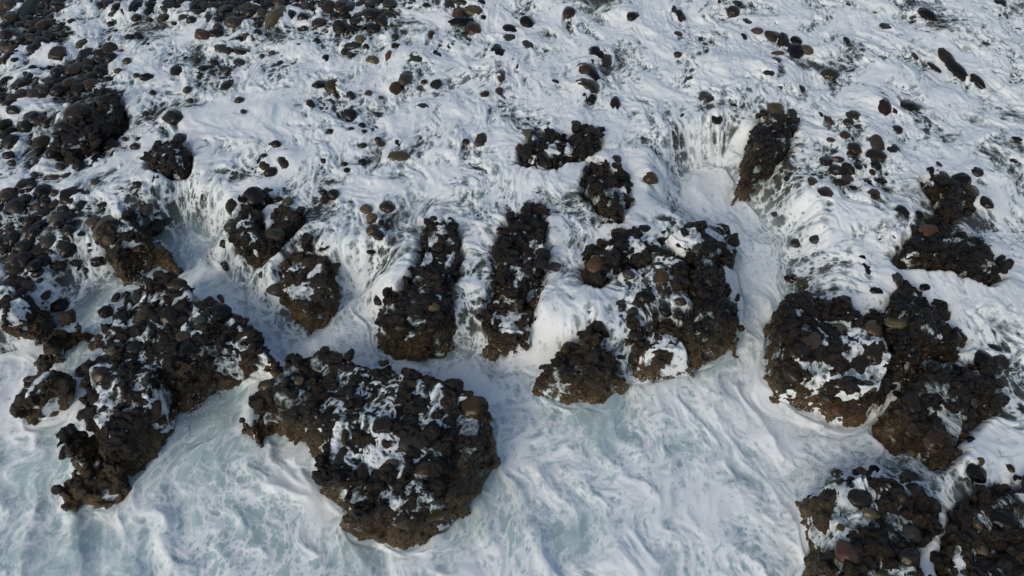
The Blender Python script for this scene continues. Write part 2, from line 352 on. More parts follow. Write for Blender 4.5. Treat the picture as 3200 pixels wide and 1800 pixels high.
# ------------------------------------------------------------------ foam density over the picture (1 solid white .. 0 bare)
DEN = [ # (x, y, rx, ry, value, angle) in the traced view, blended in order
 (90,30,300,120,0.08,0),(500,10,340,55,0.10,0),(830,15,160,45,0.15,0),(205,40,50,70,0.85,0),(60,330,160,140,0.22,0),(330,170,45,130,0.86,0),
 (150,190,150,60,0.16,0),(230,290,80,110,0.22,0),(90,150,160,18,0.62,-.3),(60,270,120,16,0.62,-.2),(480,110,180,50,0.50,0),(430,60,90,20,0.75,0),(620,200,250,70,0.56,0),(760,100,160,70,0.55,0),(430,300,70,60,0.5,0),(60,560,170,110,0.32,0),(120,640,150,80,0.22,0),
 (110,760,120,90,0.42,0),(400,520,90,50,0.32,0),(430,600,70,60,0.30,0.5),(20,400,110,60,0.45,0),(230,720,60,60,0.40,0),(150,850,60,90,0.34,0),
 (300,640,90,60,0.40,0),(760,700,80,90,0.26,0),(780,190,90,40,0.5,0),(1000,400,70,60,0.62,0),(940,290,90,40,0.6,0),
 (1290,800,110,90,0.50,0),(1650,660,130,75,0.36,0),(1590,760,150,60,0.42,0),(1660,870,120,60,0.28,0),(2150,440,110,100,0.42,0),(2080,380,70,60,0.5,0),
 (1980,100,70,50,0.40,0),(1950,250,90,50,0.62,0),(1990,170,70,50,0.62,0),(1810,340,50,50,0.66,0),(2100,100,170,50,0.68,0),(2390,110,110,80,0.6,0.5),(2440,400,90,90,0.62,0),(2050,610,130,90,0.62,0),
 (2230,690,130,60,0.62,0),(2500,620,60,60,0.6,0),(2450,780,110,90,0.7,0),(1940,400,60,60,0.38,0),(2500,1060,90,120,0.6,0),(2480,1190,80,60,0.5,0),(2330,940,90,40,0.6,0),
 (1790,480,90,110,0.80,0),(1910,760,60,260,0.76,0),(640,300,150,60,0.84,0),(500,370,110,80,0.86,0),(1400,160,220,60,0.78,0),(1750,120,130,90,0.86,0),(2300,250,130,70,0.84,0),
 # lower pool
 (540,1010,110,55,0.20,0),(400,1200,150,90,0.42,0),(560,1130,150,80,0.34,0),(330,1330,140,80,0.30,0),(60,1420,160,50,0.25,0),(640,1310,90,50,0.16,0),(780,1150,60,60,0.85,0),(120,1150,120,90,0.62,0),
 (800,1250,40,90,0.80,0),(410,1340,30,50,0.72,0),(465,1390,30,40,0.42,0),(930,1400,70,40,0.25,0),(190,1330,70,30,0.22,0),(100,1300,120,40,0.68,0),(1000,1410,60,60,0.5,0),
 (1450,1030,120,40,0.18,0),(1600,1060,110,70,0.40,0),(1410,1310,70,50,0.16,0),(1500,1180,140,90,0.44,0),(1300,1150,120,120,0.58,0),(1560,1330,70,60,0.50,0),(1750,1100,110,90,0.52,0),
 (1730,1280,120,110,0.85,0),(1400,1430,260,40,0.8,0),(1960,1350,110,110,0.82,0),(1980,1120,120,60,0.78,0),(2180,1100,110,35,0.72,0),(1150,1390,130,50,0.6,0),(1290,1020,80,70,0.85,0),
 (1700,1000,150,60,0.72,0),(150,1000,50,90,0.5,0.3),(60,900,60,60,0.75,0),(430,640,70,30,0.35,0)]
RFOAM = [(370,757,80,20),(312,850,45,32),(462,816,16,38),(378,737,50,14),(241,1122,30,34),(432,1000,24,42),(500,705,40,16),(955,1002,36,28),(1107,1019,45,26),(1150,976,32,18),(914,1143,42,26),
 (948,1176,26,34),(1048,1214,26,12),(1131,1143,20,20),(1083,1257,16,16),(1045,1074,16,12),(910,1057,14,15),(980,1100,18,12),(1172,1115,16,44),(730,964,20,13),(703,996,14,12),(856,1065,9,55),(1000,744,20,16),
 (1065,820,16,15),(1117,585,18,8),(2173,1219,42,12),(2104,1370,26,10),(2221,1346,10,15),(2159,1295,25,8),(2111,799,27,12),(2187,864,44,12),(2138,885,40,12),(2173,750,60,14),(2011,785,20,10),(2376,847,12,50),
 (2355,1043,30,20),(2380,1000,24,26),(2476,1019,20,15),(2255,906,14,50),(2180,960,40,16),(1610,620,20,12),(1700,660,22,60),(1790,760,30,14),(1530,870,10,30),(1640,905,14,24),(1700,890,16,22),(1330,770,12,40),
 (760,700,50,22),(800,760,22,40),(1290,820,40,30),(120,860,40,20),(380,600,26,40),(640,575,14,34),(600,640,30,10),(430,385,12,26),(1400,390,24,10),(1520,420,12,24)]
RVEIL = [(440,1010,60,60,.34),(480,1010,30,50,.36),(200,990,20,30,.2),(1240,790,80,100,.46),(765,720,90,90,.44),(1670,880,80,60,.27),(380,610,40,50,.38),(845,1090,22,60,.4),(2180,950,60,40,.36),
 (2110,1040,60,30,.38),(2300,1110,50,40,.34),(1810,850,50,50,.34),(1480,820,40,25,.25),(1040,840,50,30,.28),(560,1000,50,30,.3),(300,1190,20,20,.3),(1190,1110,36,60,.34),(160,850,50,60,.34),(2260,930,30,70,.44),
 (1160,985,50,30,.4),(1990,760,40,50,.32),(2000,1000,50,30,.34),(1360,640,20,60,.3),(1680,640,50,70,.34),(1560,400,40,40,.24),(60,800,60,60,.3),(640,560,40,40,.34)]
def rockfoam(u, v):
    D = np.full(u.shape, 0.0, np.float32)
    for cx, cy, rx, ry in RFOAM: D = np.maximum(D, np.exp(-((u-cx)/rx)**2-((v-cy)/ry)**2))
    return D
def veil(u, v):
    D = np.full(u.shape, 0.0, np.float32)
    for cx, cy, rx, ry, vv in RVEIL: D = np.maximum(D, min(vv*1.42, 0.6)*np.exp(-(((u-cx)/rx)**2+((v-cy)/ry)**2)*0.8))
    return D
def density(u, v):
    D = np.full(u.shape, 0.65, np.float32)
    for cx, cy, rx, ry, val, an in DEN:
        c, s = math.cos(an), math.sin(an)
        du = (u-cx)*c+(v-cy)*s; dw = -(u-cx)*s+(v-cy)*c
        g = np.exp(-((du/rx)**2+(dw/ry)**2)*0.9)
        g = np.clip(g*1.35, 0, 1)
        D = D+(val-D)*g
    return D

def axis(a, b, step_in, far, grow=1.25):
    v = [a];
    while v[-1] < b: v.append(v[-1]+step_in(v[-1]))
    s = step_in(b)
    while v[-1] < far[1]: s *= grow; v.append(v[-1]+s)
    s = step_in(a); pre = [a]
    while pre[-1] > far[0]: s *= grow; pre.append(pre[-1]-s)
    return np.array(pre[:0:-1]+v)
# ------------------------------------------------------------------ sea bed below the film
bx = axis(-18, 18, lambda x: 0.07, (-70, 70)); by = axis(2.5, 25, lambda y: 0.07, (-30, 120))
BX, BY = np.meshgrid(bx, by)
bz = samp(blur(W0, 1), BX, BY)-0.13+0.07*fbm2(BX*2.5, BY*2.5, 3, 81)-0.7*samp(PW, BX, BY)
me = mesh_np('seabed', np.stack([BX, BY, bz], -1).reshape(-1, 3), grid_faces(len(bx), len(by)))
fattr(me, 'rnd', np.full(BX.size, 0.3))
bed = link('seabed', me, M['floor']); tag(bed, 'dark rocky shelf and sea floor under the foam', None, None, 'structure')

# ------------------------------------------------------------------ boulders
import bmesh
def ico(sub):
    bm = bmesh.new(); bmesh.ops.create_icosphere(bm, subdivisions=sub, radius=1.0)
    v = np.array([x.co[:] for x in bm.verts]); f = np.array([[q.index for q in p.verts] for p in bm.faces]); bm.free(); return v, f
def boulder_verts(sub, seed, rough=1.0):
    v, f = ico(sub); r = np.random.RandomState(seed)
    n = v/np.linalg.norm(v, axis=1)[:, None]
    v = n*(1+0.16*perlin3(n*0.9, seed)+0.07*rough*perlin3(n*2.1, seed+5)+0.022*rough*perlin3(n*6, seed+9))[:, None]
    for k in range(r.randint(3, 7)):                           # worn facets
        d = r.normal(size=3); d /= np.linalg.norm(d); c = r.uniform(0.68, 0.9)
        s = v@d; over = np.maximum(0, s-c); v = v-(over*0.78)[:, None]*d[None, :]
    v[:, 0] *= r.uniform(0.95, 1.08); return v, f
BM = []
for k in range(14):
    v, f = boulder_verts(4, 100+k, 1.8); BM.append((v, f))
MESH = {}
def boulder_mesh(kind, mat):
    if (kind, mat) not in MESH:
        v, f = BM[kind]; me = mesh_np('boulder', v, f); me.materials.append(M[mat]); MESH[(kind, mat)] = me
    return MESH[(kind, mat)]
T = {1: (0, 0), 2: (1050, 0), 3: (2100, 0), 4: (0, 590), 5: (1050, 590), 6: (2100, 590), 7: (0, 1180), 8: (1050, 1180), 9: (2100, 1180)}
K = 2571/1100.0
# x, y, half width, half height on enlarged tiles of the photograph; letter: d dark g grey b brown r reddish o olive n green p pale
BL = {
1: '645,22,32,25g 1565,48,28,28p 995,130,40,25b 1185,125,45,25b 625,320,65,55o 620,400,50,60d 245,360,50,35d 500,610,45,45b 150,610,60,50b 270,255,30,28g 235,505,38,28b 75,420,45,55d 640,620,60,40b 770,670,45,35d 1765,375,65,32b 1820,285,70,35b 2020,130,60,80o 2130,105,35,38d 2325,165,60,35d 2480,200,50,45d 1480,500,38,30d 1565,455,32,20b 1745,455,40,25g 1660,615,35,45d 2380,430,35,30d 2430,635,60,60o 2330,620,50,45d 2270,765,30,35d 1300,510,55,45g 1080,85,35,30g 1910,95,40,28g 60,1035,60,50g 300,1035,65,50o 55,1420,70,55d 305,1390,55,45g 695,855,42,38b 525,1135,55,50b 1270,860,70,60d 1310,1010,45,40g 1940,1210,45,35b 2090,1185,60,60d 2030,1190,55,40g 1130,1310,35,30d 1480,250,70,45r 1610,350,60,45g 1340,120,40,30g 1540,130,50,40g 1700,160,60,45d 1230,60,50,35n 1420,60,55,40d 1650,60,60,40n 1800,60,50,35g 2400,60,60,50o 2540,60,50,60b 330,180,50,50b 220,40,60,90n 90,130,60,50d 60,250,60,50d 430,400,60,60d 560,500,60,50d 420,530,50,40d 190,540,40,30n 560,650,50,35b 860,60,45,40d 900,100,40,35d 1000,50,50,60n 1110,30,50,35d 1750,300,50,30d 800,350,50,40d 740,720,80,55n 570,830,90,70d 480,960,80,60d 640,960,70,50d 760,930,60,60d 700,1010,60,60d 440,1070,60,50g',
2: '60,45,70,60b 390,20,45,35n 280,110,90,55g 330,160,45,40d 140,150,50,35d 175,290,40,32o 110,335,60,28g 30,195,40,45d 425,350,45,32g 390,415,38,40r 275,440,55,40o 575,420,75,58n 510,570,55,70o 440,645,50,45b 640,597,25,18b 735,615,50,30g 622,655,12,15d 690,258,32,30b 750,335,45,32g 840,330,40,35d 715,385,30,25d 745,400,28,25d 630,790,55,35g 835,30,40,40d 930,20,65,45d 1070,20,45,35b 890,100,50,50r 1020,85,85,40o 900,165,100,35d 1000,210,60,55b 1080,130,25,20d 1395,160,52,48d 1290,225,70,35d 1280,290,60,35g 1405,330,45,50g 1190,395,60,70d 1280,440,45,50g 1325,485,24,24d 1205,555,36,55b 1080,690,40,32b 1195,665,32,28d 1700,90,50,40d 2165,118,50,48d 2515,115,28,38d 2460,60,25,40d 1610,600,45,18g 1910,390,80,55d 1980,430,40,60d 1825,510,70,65b 1870,460,30,30d 1885,560,40,50d 1830,630,80,60d 1815,695,30,25d 1875,715,28,28d 1855,740,35,28d 2040,770,38,50b 460,1055,50,35g 455,1145,80,40o 940,1040,35,25d 1055,1025,50,50d 1560,1000,60,60d 1400,990,40,45o 1510,1150,60,80d 1580,1160,60,40d 1650,1060,50,50d 1720,1120,50,45b 1760,910,65,45b 1850,1030,60,50d 1930,970,40,40d 1930,1115,50,35o 1960,1230,50,45b 1890,1210,50,40d 1800,1325,48,45d 2040,1190,55,55o 2090,1300,60,60d 2000,1320,50,45d 2110,1370,50,50b 1900,1380,60,50d 2230,1220,60,35g 2290,1300,60,60b 2030,1420,60,40d 2500,250,30,22g 2500,400,40,25g 120,210,50,30d 540,20,20,10g',
3: '2400,30,60,35b 60,115,30,38d 345,10,15,15d 445,85,50,35d 475,20,35,18d 755,148,18,10d 555,155,35,25g 620,225,42,30d 735,265,65,35d 810,310,40,60d 905,295,40,35d 990,365,45,38o 900,370,60,50d 770,390,50,22b 745,445,50,30d 520,270,25,25d 1150,540,62,42o 1575,195,60,25g 1290,35,15,18d 1865,110,50,50d 1275,290,28,25d 1775,410,20,22d 1915,490,18,40d 2010,430,40,60d 2070,510,55,70d 2230,600,40,50d 1540,790,60,70r 1600,810,50,40r 1500,690,80,35d 1725,770,80,45d 325,868,42,32d 755,790,60,45o 880,830,35,32d 825,870,50,42d 650,960,50,42b 685,850,22,18o 640,845,30,20b 710,885,18,18o 770,940,60,60b 870,930,35,45d 650,1070,45,35o 840,1100,35,30b 720,1170,28,25b 650,1190,55,30r 780,1040,50,50d 1325,845,52,42d 1285,893,38,32d 1145,883,28,28b 1095,840,20,30d 1265,985,38,28d 1640,950,42,35d 1468,980,18,12d 1490,1050,62,62d 1335,1080,50,42b 1490,1140,65,55b 1620,1110,55,60d 1490,1210,40,30d 1465,1258,22,25b 1210,1245,60,48d 1290,1235,35,45d 1120,1175,60,35d 1215,1165,50,25d 1360,1210,30,40d 1280,1305,48,25b 1030,1340,40,45b 1160,1020,30,22d 1120,1410,60,40d 1470,1420,50,42b 1530,1320,40,28d 2520,1015,40,22d 1940,1200,35,30d 1890,1260,55,40d 1975,1275,40,38d 2000,1340,60,50d 2110,1320,80,55d 2170,1400,65,55b 2210,1255,60,40d 130,570,25,15d 1480,90,18,8d 640,490,40,30g 700,540,50,40g 940,655,40,28g 250,710,70,50g 1240,1330,60,25b 2390,110,18,12g',
4: '60,40,70,45o 100,90,40,35d 310,15,50,35d 530,60,110,70d 590,120,35,40n 170,480,50,50d 750,280,75,90o 930,210,60,45d 780,370,50,45o 1060,310,55,45r 920,330,60,50d 1000,430,60,40r 1840,50,80,70d 1700,130,50,60d 1770,210,55,50b 1690,270,70,60n 1860,210,35,45b 2100,95,42,40o 2070,165,50,42g 2160,190,45,40d 2020,230,50,50d 1990,340,80,65o 1890,390,60,50d 1730,370,60,45b 1645,400,50,30d 1545,483,32,22d 1650,562,52,45d 1290,610,50,40d 1010,670,80,35n 1270,700,80,45o 1190,665,45,28d 1000,790,45,42n 920,775,28,28d 845,795,28,38g 1080,690,40,30b 1290,780,50,22d 1350,845,65,45d 1240,845,30,25d 780,900,55,50b 890,910,70,60b 1040,940,80,80o 1230,940,85,75b 1100,860,60,50d 1530,840,100,60d 1600,900,80,70d 1450,970,50,40n 1340,1080,65,45o 1100,1060,30,40n 810,1195,45,45o 700,1120,50,60b 960,1170,80,60n 1200,1160,70,60d 1060,1140,60,60d 720,1360,80,75b 900,1330,50,60g 1590,1140,60,50d 1820,1080,80,60d 100,700,100,80d 330,775,38,38d 60,900,80,60d 300,1040,60,90b 410,1130,50,90b 230,1420,55,40b 340,1290,60,50d 2290,570,40,40d 2340,640,50,60d 2240,350,40,40b 2350,440,50,30b 200,290,50,30g 100,360,50,50d 340,390,60,50g 500,440,50,60d 420,560,60,40d 250,560,50,45d 430,850,60,50d 1150,720,50,40d 1040,1000,40,40d 1500,1080,70,60d 1700,1030,70,60d 1350,1180,60,70d 1000,1290,60,50b 600,1340,50,60b 1260,1290,60,60d',
5: '370,135,60,40d 220,150,45,40o 260,215,42,40o 330,240,22,20d 365,278,24,28d 265,300,50,42b 310,340,40,40d 255,462,32,18b 670,240,35,30d 710,220,30,25d 800,230,55,30d 680,300,55,35g 750,280,50,40d 790,370,80,45d 890,390,42,50d 700,420,70,60d 640,390,35,50d 850,260,30,40d 800,480,80,50d 545,580,40,35d 540,640,35,30b 680,590,40,35d 650,670,60,45d 740,640,40,50b 600,610,50,60d 720,720,80,50d 460,855,75,48g 690,850,60,65o 590,880,55,70b 320,810,40,50b 680,930,65,45g 400,780,50,40d 1440,145,95,50g 1500,120,40,35d 1360,200,60,40d 1300,300,50,45d 1400,290,60,50b 1480,280,45,40d 1190,410,32,50b 1260,400,40,40b 1350,390,50,40d 1490,390,45,55g 1400,460,60,40r 1440,550,70,35g 1215,570,45,45o 1280,500,60,50d 1250,640,55,50b 1300,760,60,55b 1490,640,25,50b 1420,640,40,40d 1930,410,70,60g 2060,320,70,35b 2060,380,90,50b 2190,330,50,50b 2255,290,48,30d 1850,470,40,50b 1920,560,90,75b 2020,480,80,60g 1895,665,45,40b 2240,470,70,60d 2390,300,60,35d 2390,370,45,22d 2380,450,70,35n 2130,550,40,35d 2140,630,45,35g 2380,640,50,60b 2260,790,68,45d 2520,580,55,50b 2530,700,60,60d 2520,825,45,28d 2320,910,38,40b 2170,980,55,55d 2140,1110,50,35b 1850,900,55,35g 2540,970,30,40d 1910,1010,60,60b 1780,1040,40,60d 1730,1180,60,60b 1800,1160,55,55b 1690,1320,80,60b 1930,1240,90,60b 1560,1300,80,50d 2380,1040,90,60b 2480,1100,80,60d 2030,180,80,60d 2430,240,60,35g 2540,330,40,30d 2200,520,60,45d 1830,840,50,20d 1090,1010,50,60g 1210,1160,35,35g 480,1000,80,60o 620,800,50,40d 780,850,50,60d 2270,410,45,20d 2440,1000,70,50b',
6: '380,320,70,60d 430,370,55,70b 160,280,60,45n 290,290,60,40d 210,440,60,45n 180,510,45,42b 90,590,70,55b 140,700,75,65b 50,700,45,55d 60,825,40,30d 290,610,70,60d 340,690,60,60d 380,730,50,50d 450,790,50,40d 150,985,60,65b 360,1010,50,60b 490,1000,40,50b 60,1080,90,50b 1110,30,50,35d 1470,45,45,35b 1680,170,45,45d 1800,190,35,25d 2025,190,42,60d 1930,240,90,35d 1780,300,45,32d 1900,310,80,50r 2165,60,60,50d 2290,100,45,50b 2165,175,28,18b 1780,410,60,50d 1710,450,40,40d 1890,500,85,50d 1960,400,70,60d 2110,350,60,45d 2150,410,60,45b 2330,430,50,28d 2400,535,55,45b 2280,470,90,60d 2050,480,60,50b 2200,560,90,60d 2340,610,60,60d 1550,385,60,28g 1405,500,60,38d 1420,590,48,42d 1620,350,30,30d 1630,660,60,50g 1500,750,55,28d 960,700,50,50o 870,650,50,35d 960,820,50,42b 860,930,45,50o 1240,865,80,65b 1100,860,70,60b 980,960,55,65d 1230,1040,82,55o 1100,1010,50,45d 880,1060,70,60b 1020,1110,110,80d 1480,1040,75,75b 1660,980,105,45o 1640,1090,90,65d 1660,880,75,55d 1640,800,55,60d 1760,800,60,45d 1350,900,45,30d 1370,970,38,28d 1440,955,30,22d 1480,890,25,20d 1950,850,60,45b 1950,930,60,48d 2075,1090,85,60b 2075,1225,75,55b 2090,1310,55,48b 2320,1290,80,90d 1850,1100,60,50b 1960,1120,60,50b 1700,1180,60,60b 1480,1210,80,90b 900,1200,40,50o 900,1350,80,80b 1390,1300,100,80d 1500,1400,80,60b 1330,1310,50,40b 1850,1350,60,50b 2000,1390,100,60b 1120,1430,50,30g 2150,1400,60,40d 1730,710,70,50d 1850,720,40,25d 1560,900,20,14d 1310,955,25,22d 1800,1190,30,28r 2170,1310,40,30d 1900,380,50,40d 770,190,40,20g 920,400,50,35g 1060,370,50,35g 840,850,50,40b 1040,1010,30,40b 1180,1140,70,50b 1300,1080,50,45d 1260,190,16,14d 2410,1270,60,50g',
7: '220,25,50,35b 600,590,35,18o 720,640,60,65r 640,700,70,50d 610,50,50,60d 630,270,60,60d 540,440,50,70b 480,530,40,60b 790,390,55,50b 980,330,60,50r 1880,190,50,60g 2060,230,70,45o 1940,60,60,40o 1870,330,70,60d 2240,220,60,60b 2170,20,50,40o 700,130,60,60d 850,230,70,60d 900,460,60,60d 1100,250,80,80b 1380,40,60,50b 240,110,40,40b 330,60,60,60d 240,240,70,40g 2400,150,70,60d',
8: '520,50,70,35o 690,50,50,40b 990,220,110,90b 560,220,100,60d 570,490,120,75g 340,360,80,70g 400,640,60,50o 190,720,55,90o 700,1000,105,60o 480,1080,70,30o 110,1050,60,60r 30,580,35,80o 320,780,45,60b 60,420,30,70o 140,180,60,60r 350,970,60,50b 680,400,60,60d 860,360,60,40d 230,600,30,25g 420,330,60,50d 480,880,80,60d 640,680,90,70d 820,560,70,60g 300,120,60,40b 880,60,90,50g 250,900,60,60d 720,800,80,60b 180,380,60,50d 540,740,70,50d 150,560,40,40d',
9: '1125,110,48,75n 1240,220,70,70r 1210,710,45,45o 1360,890,110,80g 1460,1000,70,50o 1900,960,90,80g 1690,870,40,45o 1300,1310,100,90r 1240,1100,30,30o 1430,1100,60,40b 1590,1110,60,50d 1760,1140,80,70g 1530,1440,60,30o 1700,1000,50,40b 2240,1080,40,40o 2510,920,60,50b 2460,650,28,40b 2220,700,60,70d 2240,610,40,35b 2530,730,50,30d 2270,1260,50,60o 2180,130,50,55d 2330,130,60,80b 2200,240,70,60d 1760,200,90,100d 1950,210,50,50d 1780,380,80,70g 1960,470,120,80b 1770,550,40,30o 1360,690,50,30d 1480,670,40,30d 1560,840,70,60b 1820,850,70,60g 1650,1250,90,60b 1480,1250,80,60b 2450,1050,90,70d 2380,860,60,50b 2230,970,50,50b 2120,1180,70,60b 2400,1180,80,60d 2480,1350,80,70d 2200,1380,80,60b 1240,1000,50,50b 1180,900,50,60b 1750,1320,90,70d 1620,1380,70,50b 1330,60,80,60b 1450,70,60,50o 1590,60,60,50b 1310,170,60,60b 1310,790,40,35d 2190,200,35,22d',
}
MATL = {'d': 'dark', 'g': 'grey', 'b': 'brown', 'r': 'red', 'o': 'olive', 'n': 'green', 'p': 'pale'}
stones = []
for tile, s in BL.items():
    ox, oy = T[tile]
    for it in s.split():
        mc = it[-1]; a = [float(q) for q in it[:-1].split(',')]
        stones.append([(a[0]/K+ox)/S, (a[1]/K+oy)/S, a[2]/K/S, a[3]/K/S, MATL[mc]])
def owner(x, y, X, Y):
    best = -1; bd = -0.22
    for i, pts in enumerate(OUTW):
        lo = pts.min(0)-.3; hi = pts.max(0)+.3
        if not (lo[0] < x < hi[0] and lo[1] < y < hi[1]): continue
        d = float(poly_sd(np.array(x), np.array(y), pts))
        if d > bd: bd = d; best = i
    return best
placed = []
for X, Y, rx, ry, mat in stones:
    z = 1.5
    # march the ray onto the surface
    d = ray(X, Y); tt = (CAM_H-2.0)/-d[2]
    while True:
        x, y, zz = d[0]*tt, d[1]*tt, CAM_H+d[2]*tt
        g = float(samp(GROUND, np.array(x), np.array(y)))
        if zz <= g+0.02 or zz < -0.1: break
        tt += 0.02
    m = S*tt/FPX
    rw, rh = rx*m, ry*m
    el = math.atan2(-d[2], math.hypot(d[0], d[1]))
    placed.append(dict(X=X, Y=Y, x=x, y=y, z=zz, rw=rw, rh=rh, mat=mat, el=el, own=owner(x, y, X, Y), px=rx))
def stone_dims(p):
    # picture half height = sqrt((ry sin e)^2 + (rz cos e)^2); pick rz then ry
    a = p['rw']; e = p['el']; rz = min(a, p['rh'])*random.uniform(0.62, 0.85)
    q = max(p['rh']**2-(rz*math.cos(e))**2, (0.5*p['rh'])**2); ry = math.sqrt(q)/math.sin(e)
    return a, ry, rz

# ------------------------------------------------------------------ outcrops: remeshed solids with cemented cobbles
EL, EF = ico(3)
LUMP = [boulder_verts(3, 300+k, 1.6)[0] for k in range(12)]
FUSED = {}
for p in placed:
    if p['own'] >= 0 and p['px']*p['rh']/p['rw'] < 23 and p['mat'] in ('dark', 'brown', 'grey'): FUSED.setdefault(p['own'], []).append(p); p['fused'] = True
def ellipsoid(bm_list, c, r, rot, seed):
    v = LUMP[seed % 12]*np.array(r)
    R = np.array(Euler((0, rot[0], rot[1])).to_matrix()); bm_list.append((v@R.T+np.array(c), EF))
def solid_of(i):
    pts = OUTW[i]; zt = OUT[i][1]; lo = pts.min(0)-0.15; hi = pts.max(0)+0.15
    st = 0.045; xs = np.arange(lo[0], hi[0]+st, st); ys = np.arange(lo[1], hi[1]+st, st)
    A, B = np.meshgrid(xs, ys); sdv = poly_sd(A, B, pts)
    wob = 0.08*perlin2(A*2.3, B*2.3, 90+i)+0.03*perlin2(A*7, B*7, 91+i)
    h = zt+0.17*perlin2(A*1.3, B*1.3, 21)+0.05*sstep(0.1, 0.9, sdv)-0.14
    q = sstep(-0.17, 0.12, sdv+wob)
    top = -0.55+(h+0.55)*q
    nx, ny = len(xs), len(ys); n = nx*ny
    v = np.concatenate([np.stack([A, B, top], -1).reshape(-1, 3), np.stack([A, B, np.full(A.shape, -0.75)], -1).reshape(-1, 3)])
    f = grid_faces(nx, ny); f2 = f[:, ::-1]+n
    idx = np.arange(n).reshape(ny, nx); rim = np.concatenate([idx[0, :], idx[1:, -1], idx[-1, -2::-1], idx[-2:0:-1, 0]])
    r2 = np.roll(rim, -1); side = np.stack([r2, rim, rim+n, r2+n], -1)
    return v, np.concatenate([f, f2, side]), (A, B, sdv)
dg = None
def build_outcrop(i):
    key, zt, poly, lab = OUT[i]
    v, f, (A, B, sdv) = solid_of(i)
    parts = [(v, np.concatenate([f[:, [0, 1, 2]], f[:, [0, 2, 3]]]))]
    rr = random.Random(500+i)
    area = max(0.3, float((sdv > 0).sum())*0.045**2)
    per = np.argwhere((sdv > 0.0) & (sdv < 0.12)); inn = np.argwhere(sdv > 0.1)
    for k in range(int(min(300, 8+area*11))):                 # cobbles cemented on the sides
        a = per[rr.randrange(len(per))]; x, y = A[a[0], a[1]], B[a[0], a[1]]
        r = rr.uniform(0.04, 0.15); base = float(samp(W0, np.array(x), np.array(y)))
        ellipsoid(parts, (x, y, rr.uniform(max(-0.1, base-0.1), zt)), (r*rr.uniform(.9, 1.3), r, r*rr.uniform(.6, .9)), (rr.uniform(-.5, .5), rr.uniform(0, 3)), k+i)
    for k in range(int(min(420, area*12))):                    # and on the top
        if not len(inn): break
        a = inn[rr.randrange(len(inn))]; x, y = A[a[0], a[1]], B[a[0], a[1]]
        r = rr.uniform(0.05, 0.19); g = float(samp(HR, np.array(x), np.array(y)))
        ellipsoid(parts, (x, y, g-r*rr.uniform(0.1, 0.75)), (r*rr.uniform(.9, 1.35), r, r*rr.uniform(.6, .9)), (rr.uniform(-.4, .4), rr.uniform(0, 3)), k+i*3)
    for k, p in enumerate(FUSED.get(i, [])):
        a_, b_, c_ = stone_dims(p); ellipsoid(parts, (p['x'], p['y']+c_*0.2, p['z']-c_*0.25), (a_, b_, c_), (0, rr.uniform(-.3, .3)), k)
    off = 0; VV = []; FF = []
    for a, b in parts: VV.append(a); FF.append(b+off); off += len(a)
    c0 = np.array([OUTW[i][:, 0].mean(), OUTW[i][:, 1].mean(), 0.0])
    me = mesh_np('tmp', np.concatenate(VV)-c0, np.concatenate(FF))
    o = bpy.data.objects.new('tmp', me); COL.objects.link(o)
    md = o.modifiers.new('r', 'REMESH'); md.mode = 'VOXEL'; md.voxel_size = 0.025; md.use_smooth_shade = True
    dep = bpy.context.evaluated_depsgraph_get(); me2 = bpy.data.meshes.new_from_object(o.evaluated_get(dep), depsgraph=dep)
    bpy.data.objects.remove(o); bpy.data.meshes.remove(me)
    nv = len(me2.vertices); co = np.empty(nv*3, np.float32); me2.vertices.foreach_get('co', co); co = co.reshape(-1, 3)
    no = np.empty(nv*3, np.float32); me2.vertices.foreach_get('normal', no); no = no.reshape(-1, 3)
    P = co+c0
    dsp = 0.07*perlin3(P*2.6, 1)+0.034*perlin3(P*8, 2)+0.026*perlin3(P*17, 3)-0.07*(1-np.abs(perlin3(P*3.6, 4))*2).clip(0, 1)**4-0.04*np.abs(perlin3(P*6.5, 6))
    dsp = dsp*0.8
    for cs, am in ((0.34, 1.0), (0.15, 0.6)):                  # broken facets: each cell of rock is cut on its own tilted plane
        G = P/cs+0.25*np.stack([perlin3(P*2.2, 7), perlin3(P*2.2, 8), perlin3(P*2.2, 9)], -1); I = np.floor(G).astype(np.int32); bd_ = np.full(nv, 9e9, np.float32); bi = np.zeros(nv, np.int32); bo = np.zeros((nv, 3), np.float32)
        for ax_ in (-1, 0, 1):
            for ay_ in (-1, 0, 1):
                for az_ in (-1, 0, 1):
                    C_ = I+np.array([ax_, ay_, az_]); hsh = PT[PT[PT[C_[:, 0] & 255]+(C_[:, 1] & 255)]+(C_[:, 2] & 255)]
                    ctr = C_+0.5+0.42*G3[hsh]; dd = G-ctr; q2 = (dd**2).sum(1); cl = q2 < bd_
                    bd_[cl] = q2[cl]; bi[cl] = hsh[cl]; bo[cl] = dd[cl]
        dsp = dsp+am*cs*(0.26*(bo*G3[(bi*7+3) & 255]).sum(1).clip(-.6, .6)+0.12*(GX[(bi*5+1) & 255]))
    co = co+no*dsp[:, None]; me2.vertices.foreach_set('co', co.ravel().astype(np.float32)); me2.update()
    me2.polygons.foreach_set('use_smooth', np.ones(len(me2.polygons), bool))
    root = bpy.data.objects.new('rock_outcrop', None); COL.objects.link(root); root.location = c0
    tag(root, lab, 'rock outcrop', 'dark rock outcrops standing in the surf')
    me2.name = 'rock_mass'; me2.materials.clear(); link('rock_mass', me2, M['crag'], root)
    return root, c0
ROOT = [build_outcrop(i) for i in range(len(OUT))]

